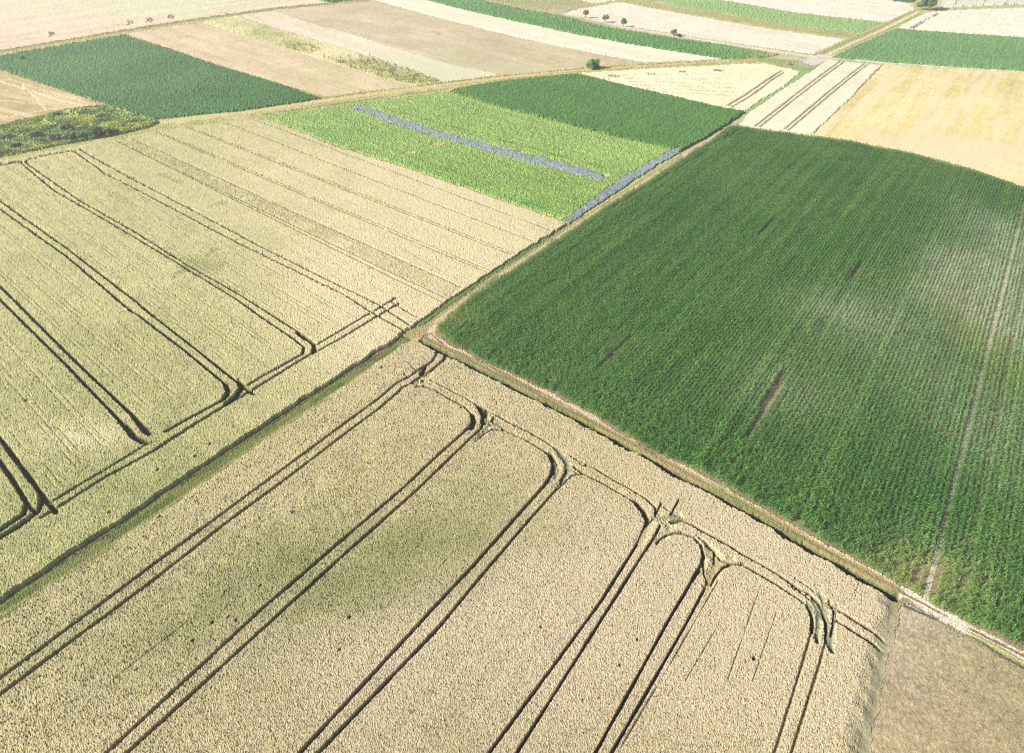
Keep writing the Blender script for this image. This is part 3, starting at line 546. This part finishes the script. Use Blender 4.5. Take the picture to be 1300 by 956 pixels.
# ------------------------------------------------------------------ maize plants
def leaf_plant(name, seed, h, nl, mat, wide=.05):
    r = random.Random(seed); vs = []; fs = []
    def stalk():
        k = len(vs)
        for z, rad in ((0, .02), (h*.9, .012)):
            for j in range(3): vs.append((rad*math.cos(j*2.1), rad*math.sin(j*2.1), z))
        for j in range(3): fs.append((k+j, k+(j+1) % 3, k+3+(j+1) % 3, k+3+j))
    stalk()
    for i in range(nl):
        az = (i % 2)*math.pi+r.uniform(-.7, .7); z0 = h*(.22+.68*i/nl); ln = r.uniform(.45, .7)*(1-.3*abs(i/nl-.5)); up = r.uniform(.5, 1.0)
        dx, dy = math.cos(az), math.sin(az); nx, ny = -dy, dx; k = len(vs); tw = r.uniform(-.4, .4)
        for t, wd in ((0, .5), (.3, 1), (.65, .95), (1, .1)):
            rad = ln*t; z = z0+ln*(up*t-1.15*t*t*up-.15*t*t)
            ww = wide*wd
            vs.append((dx*rad+nx*ww, dy*rad+ny*ww, z+ww*tw)); vs.append((dx*rad-nx*ww, dy*rad-ny*ww, z-ww*tw))
        for s_ in range(3): fs.append((k+2*s_, k+2*s_+1, k+2*s_+3, k+2*s_+2))
    me = bpy.data.meshes.new(name); me.from_pydata(vs, [], fs); me.materials.append(mat); me.update()
    return bpy.data.objects.new(name, me)
m, nt, nd, lk, b = new_mat('maize_leaf')
at = nd.new('ShaderNodeAttribute'); at.attribute_type = 'INSTANCER'; at.attribute_name = 'tone'
g = nd.new('ShaderNodeNewGeometry'); n = nd.new('ShaderNodeTexNoise'); n.inputs['Scale'].default_value = 2.0; lk.new(g.outputs['Position'], n.inputs['Vector'])
r_ = nd.new('ShaderNodeMapRange'); r_.inputs['To Min'].default_value = .7; r_.inputs['To Max'].default_value = 1.3; lk.new(n.outputs['Fac'], r_.inputs['Value'])
v = nd.new('ShaderNodeVectorMath'); v.operation = 'SCALE'; lk.new(at.outputs['Color'], v.inputs[0]); lk.new(r_.outputs[0], v.inputs['Scale'])
lk.new(v.outputs[0], b.inputs['Base Color']); b.inputs['Roughness'].default_value = .5; b.inputs['Specular IOR Level'].default_value = .45
tr = nd.new('ShaderNodeBsdfTranslucent'); mx = nd.new('ShaderNodeMixShader'); mx.inputs[0].default_value = .35
lk.new(v.outputs[0], tr.inputs['Color']); lk.new(b.outputs[0], mx.inputs[1]); lk.new(tr.outputs[0], mx.inputs[2]); lk.new(mx.outputs[0], nd['Material Output'].inputs['Surface'])
M_maize = m
src = bpy.data.collections.new('maize_plants')
for k in range(6): src.objects.link(leaf_plant('maize_plant', 50+k, random.uniform(1.75, 2.05), 9, M_maize, .055))

# rows
CP = WP['corn']; A_ = CP@ROWD; B_ = CP[:, 0]*ROWD[1]-CP[:, 1]*ROWD[0]
rows = np.arange(B_.min(), B_.max(), .75); stp = np.arange(A_.min(), A_.max(), .27)
bb, aa = np.meshgrid(rows, stp, indexing='ij')
BL = W([(1236,515)])[0]; BL = BL[0]*ROWD[1]-BL[1]*ROWD[0]; rid = np.abs(rows-BL).argmin(); ok = np.ones(aa.shape, bool); ok[rid] = False
bb[rid-1] += .1; bb[rid+1] -= .1; ok[rid+5] = rng.random(stp.size) < .5; ok[rid-24] = rng.random(stp.size) < .75
LINE_B = rows[rid]
aa = aa+rng.uniform(-.08, .08, aa.shape); bb = bb+rng.normal(0, .035, aa.shape)
hx = aa*ROWD[0]+bb*ROWD[1]; hy = aa*ROWD[1]-bb*ROWD[0]; hu, hd, hs = pdist(W(H1+[(1500, 930)]), hx.ravel(), hy.ravel(), 13)
hj = np.zeros(aa.size); hj[hu] = 1-smooth(9, 13, hd); hj = hj.reshape(aa.shape); bb = bb+rng.normal(0, .3, aa.shape)*hj; del hx, hy, hu
x = (aa*ROWD[0]+bb*ROWD[1])[ok]; y = (aa*ROWD[1]-bb*ROWD[0])[ok]
exx = x+(vn(x, y, 2.0, 71)-.5)*.8; eyy = y+(vn(x, y, 2.0, 72)-.5)*.8
k = inside(CP, exx, eyy); k = k[(np.arctan2(x[k], y[k]) < 1.13)]; x = x[k]; y = y[k]
keep = rng.random(x.size) > .05
# headland rows run across the ends near the path
def near_line(pts, rad): 
    u, d, s = pdist(W(pts), x, y, rad); m = np.zeros(x.size, bool); m[u] = True; return m
for pts, rad in (([(946,557),(960,535),(995,475)], .5), ([(1077,357),(1092,337)], .45), ([(963,302),(982,283)], .45), ([(1159,745),(1163,722)], .5), ([(1171,752),(1176,722)], .4), ([(1183,757),(1190,712)], .4),
                 ([(757,474),(800,432)], .35), ([(1002,690),(1015,655)], .3), ([(935,170),(895,190)], .3), ([(772,250+20),(905,190)], .3)):
    keep &= ~near_line(pts, rad)
pale = np.clip(blobs(x, y, [(1240,345,9,12,1.2),(1200,372,8,7,.6),(1285,310,9,22,.7),(1060,395,9,8,.3),(1130,420,16,14,.4),(1285,410,9,20,.9),(1250,390,8,10,.6),(1000,500,9,9,.3),(1260,540,14,16,.3),(1180,720,8,5,.25)])*(.6+1.2*fb(x, y, 6, 77)), 0, 1)
keep &= rng.random(x.size) > pale*.12
x, y, pale = x[keep], y[keep], pale[keep]
n1 = fb(x, y, 26, 61); n2 = fb(x, y, 5, 62); a_, b_ = along(x, y, ROWD); st = fb(a_/30, b_, 2.4, 63)
base = mix(C(116, 166, 80), C(92, 148, 68), np.clip(.5+(n1-.5)*2+(n2-.5)*1.2, 0, 1)); base = mix(base, C(142, 182, 92), np.clip((st-.5)*2.2+(n2-.5), 0, 1)*.6)
base = mix(base, C(206, 220, 180), pale*.75)
yel = np.clip(blobs(x, y, [(1170,735,6,4,.9),(1245,440,4,20,.5),(585,405,5,4,.5)]), 0, 1); base = mix(base, C(186, 200, 90), yel*.7)
rk = np.round(b_/.75).astype(np.int64); rv = h2(rk, rk*0, 31); base = base*(rng.uniform(.72, 1.28, x.size)*(.91+.18*rv))[:, None]
scl = (.92+.22*(n2-.5)+.2*(n1-.5)+(st-.5)*.2)*(1-.18*pale)*(1-.25*yel)*(.94+.1*rv)*rng.uniform(.85, 1.12, x.size)
me = bpy.data.meshes.new('maize'); me.vertices.add(x.size); me.vertices.foreach_set('co', np.stack([x, y, terrain(x, y)], 1).astype(np.float32).ravel())
def pa(me, name, typ, field_, arr): at = me.attributes.new(name, typ, 'POINT'); at.data.foreach_set(field_, np.ascontiguousarray(arr).ravel())
pa(me, 'tone', 'FLOAT_COLOR', 'color', np.concatenate([base, np.ones((x.size, 1))], 1).astype(np.float32))
pa(me, 'scl', 'FLOAT', 'value', scl.astype(np.float32)); pa(me, 'rot', 'FLOAT', 'value', rng.uniform(0, 6.283, x.size).astype(np.float32))
maize = bpy.data.objects.new('maize_field', me); COL.objects.link(maize)
tag(maize, 'big dark green maize field in straight rows right of the dirt road', 'maize', None, 'stuff')
print('maize plants', x.size)
def scatter_tree(name, coll):
    ng = bpy.data.node_groups.new(name, 'GeometryNodeTree')
    ng.interface.new_socket('Geometry', in_out='INPUT', socket_type='NodeSocketGeometry'); ng.interface.new_socket('Geometry', in_out='OUTPUT', socket_type='NodeSocketGeometry')
    N_, L_ = ng.nodes, ng.links
    gi = N_.new('NodeGroupInput'); go = N_.new('NodeGroupOutput'); ip = N_.new('GeometryNodeInstanceOnPoints'); ci = N_.new('GeometryNodeCollectionInfo')
    ci.inputs['Collection'].default_value = coll; ci.inputs['Separate Children'].default_value = True; ci.inputs['Reset Children'].default_value = True
    ip.inputs['Pick Instance'].default_value = True
    rt = N_.new('GeometryNodeInputNamedAttribute'); rt.data_type = 'FLOAT'; rt.inputs['Name'].default_value = 'rot'
    sc = N_.new('GeometryNodeInputNamedAttribute'); sc.data_type = 'FLOAT'; sc.inputs['Name'].default_value = 'scl'
    cb = N_.new('ShaderNodeCombineXYZ'); L_.new(rt.outputs[0], cb.inputs['Z'])
    L_.new(gi.outputs[0], ip.inputs['Points']); L_.new(ci.outputs[0], ip.inputs['Instance']); L_.new(cb.outputs[0], ip.inputs['Rotation']); L_.new(sc.outputs[0], ip.inputs['Scale']); L_.new(ip.outputs[0], go.inputs[0])
    return ng
md = maize.modifiers.new('plants', 'NODES'); md.node_group = scatter_tree('maize_rows', src)

# ------------------------------------------------------------------ trees and bushes
def bark():
    m, nt, nd, lk, b = new_mat('bark'); n = nd.new('ShaderNodeTexNoise'); n.inputs['Scale'].default_value = 6
    r = nd.new('ShaderNodeValToRGB'); r.color_ramp.elements[0].color = (.06, .045, .03, 1); r.color_ramp.elements[1].color = (.16, .12, .08, 1)
    lk.new(n.outputs['Fac'], r.inputs[0]); lk.new(r.outputs[0], b.inputs['Base Color']); b.inputs['Roughness'].default_value = .9; return m
M_bark = bark()
def foliage(name, c0, c1):
    m, nt, nd, lk, b = new_mat(name); g = nd.new('ShaderNodeNewGeometry')
    r = nd.new('ShaderNodeValToRGB'); r.color_ramp.elements[0].color = (*c0, 1); r.color_ramp.elements[1].color = (*c1, 1)
    lk.new(g.outputs['Random Per Island'], r.inputs[0]); lk.new(r.outputs[0], b.inputs['Base Color']); b.inputs['Roughness'].default_value = .55
    tr = nd.new('ShaderNodeBsdfTranslucent'); mx = nd.new('ShaderNodeMixShader'); mx.inputs[0].default_value = .2
    lk.new(r.outputs[0], tr.inputs['Color']); lk.new(b.outputs[0], mx.inputs[1]); lk.new(tr.outputs[0], mx.inputs[2]); lk.new(mx.outputs[0], nd['Material Output'].inputs['Surface'])
    return m
M_tree = foliage('tree_leaves', (.08, .13, .05), (.2, .28, .11)); M_dark = foliage('dark_leaves', (.04, .08, .03), (.11, .17, .06)); M_bush = foliage('bush_leaves', (.08, .18, .05), (.2, .36, .1)); M_brown = foliage('dry_leaves', (.2, .19, .09), (.42, .36, .2)); M_grey = foliage('grey_leaves', (.10, .16, .08), (.22, .3, .15))
def tube(vs, fs, p0, p1, r0, r1, n=6):
    p0, p1 = Vector(p0), Vector(p1); d = (p1-p0).normalized(); a = d.orthogonal().normalized(); b = d.cross(a); k = len(vs)
    for p, r in ((p0, r0), (p1, r1)):
        for j in range(n): t = j*2*math.pi/n; vs.append(tuple(p+(a*math.cos(t)+b*math.sin(t))*r))
    for j in range(n): fs.append((k+j, k+(j+1) % n, k+n+(j+1) % n, k+n+j))
def make_tree(name, loc, h, cr, mat, label, cat, group=None, trunk=.3, seed=0, nleaf=2600, leaf=.22, squash=.8):
    r = random.Random(seed); root = bpy.data.objects.new(name, None); COL.objects.link(root); root.location = loc; tag(root, label, cat, group)
    vs, fs = [], []; th = h*trunk; cz = (h+th)/2; tips = []
    top = Vector((r.uniform(-.2, .2), r.uniform(-.2, .2), h*.78)); mid = Vector((r.uniform(-.1, .1), r.uniform(-.1, .1), max(th, .1)))
    tr0 = .035*h+.03; tube(vs, fs, (0, 0, -.3), mid, tr0, tr0*.7); tube(vs, fs, mid, top, tr0*.7, tr0*.2)
    nl = 9
    for i in range(nl):
        f = i/nl; st = mid.lerp(top, f*.8); az = i*2.4+r.uniform(-.4, .4); rad = cr*r.uniform(.55, .85)*(1-.35*f)
        e = Vector((math.cos(az)*rad, math.sin(az)*rad, cz+(f-.4)*(h-th)*.75+r.uniform(-.1, .1)*h)); tube(vs, fs, st, e, tr0*.35, tr0*.1, 5); tips.append(e); tips.append(st.lerp(e, .6))
    tips.append(top); me = bpy.data.meshes.new('trunk'); me.from_pydata(vs, [], fs); me.materials.append(M_bark); o = bpy.data.objects.new('trunk', me); COL.objects.link(o); o.parent = root
    vs, fs = [], []; cl = []
    for t in tips: cl.append((t, cr*r.uniform(.28, .5)))
    for _ in range(nleaf):
        c, s = r.choice(cl); d = Vector((r.gauss(0, 1), r.gauss(0, 1), r.gauss(0, 1))).normalized()*s*r.uniform(.35, 1.05)**.6; d.z *= squash; p = c+d
        if p.z < th*.5: p.z = th*.5+r.random()*.3
        n = (d.normalized()+Vector((r.uniform(-1, 1), r.uniform(-1, 1), r.uniform(-.3, 1.2)))).normalized(); a = n.orthogonal().normalized(); b = n.cross(a); sz = leaf*r.uniform(.6, 1.4); k = len(vs)
        for u, v in ((-1, -.6), (.2, -.8), (1, .5), (-.3, .9)): vs.append(tuple(p+a*u*sz+b*v*sz))
        fs.append((k, k+1, k+2, k+3))
    me = bpy.data.meshes.new('crown'); me.from_pydata(vs, [], fs); me.materials.append(mat); o = bpy.data.objects.new('crown', me); COL.objects.link(o); o.parent = root
    return root
def at(px, py):
    x, y = w([px], [py]); return (float(x[0]), float(y[0]), float(terrain(x, y)[0]))
def tree(name, px, py, h, cr, mat, label, cat, **k): return make_tree(name, at(px, py), h, cr, mat, label, cat, seed=int(px*7+py), **k)
tree('broadleaf_tree', 1174, 13, 10.5, 5.6, M_tree, 'big round broadleaf tree where the dirt road meets the top edge', 'tree', nleaf=5200, leaf=.34, trunk=.2)
G = 'small trees along the pale lane'
tree('roadside_tree', 743, 23, 4.6, 2.0, M_brown, 'leftmost small tree on the pale lane, beside the field corner', 'tree', group=G, trunk=.4)
tree('roadside_tree', 768, 28.5, 4.6, 2.3, M_brown, 'second small tree from the left on the pale lane, widest crown', 'tree', group=G, trunk=.35)
tree('roadside_tree', 791.5, 34, 4.6, 1.7, M_tree, 'third and narrowest small tree on the pale lane, greener crown', 'tree', group=G, trunk=.4)
tree('roadside_tree', 855, 45, 3.2, 2.1, M_brown, 'low sparse brownish tree farthest right on the pale lane', 'tree', group=G, trunk=.25, nleaf=1400)
tree('hawthorn_bush', 753, 87.5, 4.0, 3.3, M_bush, 'lone round green bush beside the straw road', 'bush', trunk=.05, nleaf=3800, leaf=.26)
tree('low_bush', 862, 46.8, 1.6, 1.3, M_dark, 'small dark bush at the lane just right of the sparse brown tree', 'bush', trunk=.05, nleaf=500)
tree('low_bush', 29, 76, 1.7, 1.0, M_dark, 'single dark bush standing alone in the dark green left field', 'bush', trunk=.05, nleaf=500)
G = 'scrub bushes in the weedy strip'
for px, py, h, cr, mt, lb in ((124,174,3.2,2.6,M_dark,'darkest big bush at the front edge of the weedy strip'), (137,172.5,2.3,2.0,M_dark,'smaller dark bush just right of the darkest big bush in the weeds'), (147,170.5,1.7,1.6,M_dark,'last low dark bush at the right end of the scrub row'),
        (107,177,1.9,2.0,M_dark,'low dark bush left of the darkest big bush in the weeds'), (88,179,2.6,3.0,M_grey,'broad grey green bush in the middle of the weedy strip front'), (72,180,2.6,2.4,M_grey,'grey green bush at the left end of the scrub row'),
        (84,166,2.4,2.8,M_grey,'rounded grey bush at the back of the weedy strip'), (22,189,1.8,1.8,M_dark,'dark bush near the left edge of the photograph in the weeds'), (10,178,2.0,2.4,M_grey,'grey green bush closest to the left edge of the photograph'), (45,176,2.2,2.6,M_grey,'grey green bush standing apart in the left part of the weeds'),
        (72,148,1.3,1.5,M_dark,'low dark bush on the back edge of the weedy strip'), (128,150,1.1,1.5,M_dark,'flat dark bush near the pointed right end of the weeds')):
    tree('scrub_bush', px, py, h, cr, mt, lb, 'bush', group=G, trunk=.04, nleaf=1500, leaf=.2)
# heap of earth and stones by the junction
bx = bpy.data.meshes.new('stone_heap'); vs, fs = [], []; ng_ = 34
for j in range(ng_):
    for i in range(ng_):
        u, v = (i/(ng_-1)-.5)*7, (j/(ng_-1)-.5)*5; h_ = 1.7*math.exp(-(u*u/3.2+v*v/1.8)); q_ = float(vn(np.array([u+50.]), np.array([v+50.]), .55, 7)[0])
        vs.append((u, v, h_*(.75+.6*q_)-.1))
for j in range(ng_-1):
    for i in range(ng_-1): k = j*ng_+i; fs.append((k, k+1, k+1+ng_, k+ng_))
bx.from_pydata(vs, [], fs); m, nt, nd, lk, b = new_mat('reddish_stone'); n = nd.new('ShaderNodeTexNoise'); n.inputs['Scale'].default_value = 1.5
r_ = nd.new('ShaderNodeValToRGB'); r_.color_ramp.elements[0].color = (.12, .08, .06, 1); r_.color_ramp.elements[1].color = (.3, .22, .17, 1); lk.new(n.outputs['Fac'], r_.inputs[0]); lk.new(r_.outputs[0], b.inputs['Base Color']); b.inputs['Roughness'].default_value = .9
bx.materials.append(m); o = bpy.data.objects.new('stone_heap', bx); COL.objects.link(o); o.location = at(1000, 83); tag(o, 'reddish heap of stones on the grass by the road junction', 'stone heap')

# ------------------------------------------------------------------ scattered tall weeds (one uncountable mass)
wc = bpy.data.collections.new('weed_tufts')
def tuft(seed, h, mat):
    r = random.Random(seed); vs, fs = [], []
    for i in range(26):
        a = r.uniform(0, 6.28); d = r.uniform(0, .35); z = r.uniform(.15, 1)*h; s = r.uniform(.06, .14); k = len(vs); c = Vector((math.cos(a)*d, math.sin(a)*d, z)); n = Vector((r.uniform(-1, 1), r.uniform(-1, 1), r.uniform(0, 1))).normalized(); u = n.orthogonal().normalized(); v = n.cross(u)
        for p, q in ((-1, -1), (1, -.6), (.8, 1), (-.7, .8)): vs.append(tuple(c+u*p*s+v*q*s))
        fs.append((k, k+1, k+2, k+3))
    me = bpy.data.meshes.new('weed_tuft'); me.from_pydata(vs, [], fs); me.materials.append(mat); return bpy.data.objects.new('weed_tuft', me)
for k in range(5): wc.objects.link(tuft(k, .9, M_maize))
px_, py_ = [], []
def pts_in(poly, n, sd):
    r = np.random.default_rng(sd); mn, mx_ = poly.min(0), poly.max(0); x = r.uniform(mn[0], mx_[0], n); y = r.uniform(mn[1], mx_[1], n); k = inside(poly, x, y); k = k[np.hypot(x[k], y[k]) < 420]; return x[k], y[k]
x, y = pts_in(WP['weeds'], 60000, 1); n1 = fb(x, y, 6, 801); n2 = fb(x, y, 2, 802)
tn = 1.5*mix(mix(C(120, 148, 76), C(190, 194, 94), np.clip((n1-.45)*5, 0, 1)), C(120, 134, 104), np.clip((n2-.55)*6, 0, 1)*.8)*rng.uniform(.6, 1.3, (x.size, 1)); sc_ = rng.uniform(.4, 1.0, x.size)*(.6+n2)
x2, y2 = pts_in(WP['bank'], 40000, 2); k = (blobs(x2, y2, [(330,38,8,20,.9),(350,46,10,16,1),(372,56,9,14,1),(388,64,6,8,.9),(456,80,14,12,.9),(490,90,14,12,1),(520,99,14,12,1),(545,103,10,8,.8)])*.7 > rng.random(x2.size)) & (rng.random(x2.size) < .3); x2, y2 = x2[k], y2[k]
tn2 = 1.5*mix(C(146, 150, 90), C(186, 182, 120), rng.random(x2.size))*rng.uniform(.7, 1.2, (x2.size, 1)); sc2 = rng.uniform(.6, 1.7, x2.size)
for nm, x, y, tn, sc_, lb in (('tall_weeds', x, y, tn, sc_, 'tall mixed weeds growing thickly through the overgrown strip'), ('rough_grass', x2, y2, tn2, sc2, 'olive tufts of rough grass on the yellow bank')):
    me = bpy.data.meshes.new(nm); me.vertices.add(x.size); me.vertices.foreach_set('co', np.stack([x, y, terrain(x, y)+.2], 1).astype(np.float32).ravel())
    pa(me, 'tone', 'FLOAT_COLOR', 'color', np.concatenate([tn, np.ones((x.size, 1))], 1).astype(np.float32)); pa(me, 'scl', 'FLOAT', 'value', sc_.astype(np.float32)); pa(me, 'rot', 'FLOAT', 'value', rng.uniform(0, 6.28, x.size).astype(np.float32))
    o = bpy.data.objects.new(nm, me); COL.objects.link(o); tag(o, lb, 'weeds', None, 'stuff'); o.modifiers.new('tufts', 'NODES').node_group = scatter_tree(nm, wc)

# ------------------------------------------------------------------ haze
HAZE = .00034
bm_v = [(sx, sy, sz) for sz in (-8, 130) for sx, sy in ((-5500, -5500), (5500, -5500), (5500, 5500), (-5500, 5500))]
me = bpy.data.meshes.new('haze'); me.from_pydata(bm_v, [], [(3,2,1,0),(4,5,6,7),(0,1,5,4),(1,2,6,5),(2,3,7,6),(3,0,4,7)])
m = bpy.data.materials.new('haze_air'); m.use_nodes = True; nt = m.node_tree; nt.nodes.clear(); out = nt.nodes.new('ShaderNodeOutputMaterial'); pv = nt.nodes.new('ShaderNodeVolumePrincipled')
pv.inputs['Color'].default_value = (1, .99, .95, 1); pv.inputs['Density'].default_value = HAZE; pv.inputs['Anisotropy'].default_value = .2; nt.links.new(pv.outputs[0], out.inputs['Volume'])
me.materials.append(m); o = bpy.data.objects.new('haze', me); COL.objects.link(o); tag(o, 'thin summer haze over the fields', 'haze', None, 'stuff')

# ------------------------------------------------------------------ light
EL, AZ = R(31), R(255)
d = Vector((-math.sin(AZ)*math.cos(EL), -math.cos(AZ)*math.cos(EL), -math.sin(EL)))
sun = bpy.data.lights.new('sun', 'SUN'); sun.energy = 4.8; sun.angle = R(.53); sun.color = (1, .95, .87)
so = bpy.data.objects.new('sun', sun); COL.objects.link(so); so.rotation_euler = d.to_track_quat('-Z', 'Y').to_euler(); so.location = (0, 0, 300)
wd = bpy.data.worlds.new('World'); SC.world = wd; wd.use_nodes = True; nt = wd.node_tree; bg = nt.nodes['Background']
sk = nt.nodes.new('ShaderNodeTexSky'); sk.sky_type = 'NISHITA'; sk.sun_disc = False; sk.sun_elevation = EL; sk.sun_rotation = AZ; sk.air_density = 1; sk.dust_density = 1.5
nt.links.new(sk.outputs[0], bg.inputs['Color']); bg.inputs['Strength'].default_value = .085
vs = SC.view_settings; vs.view_transform = 'Standard'; vs.look = 'None'; vs.exposure = .85; vs.gamma = 1; vs.use_curve_mapping = False
SC.cycles.use_denoising = False; SC.cycles.pixel_filter_type = 'BLACKMAN_HARRIS'; SC.cycles.filter_width = 1.3; SC.cycles.volume_bounces = 0; SC.cycles.max_bounces = 6; SC.cycles.diffuse_bounces = 3
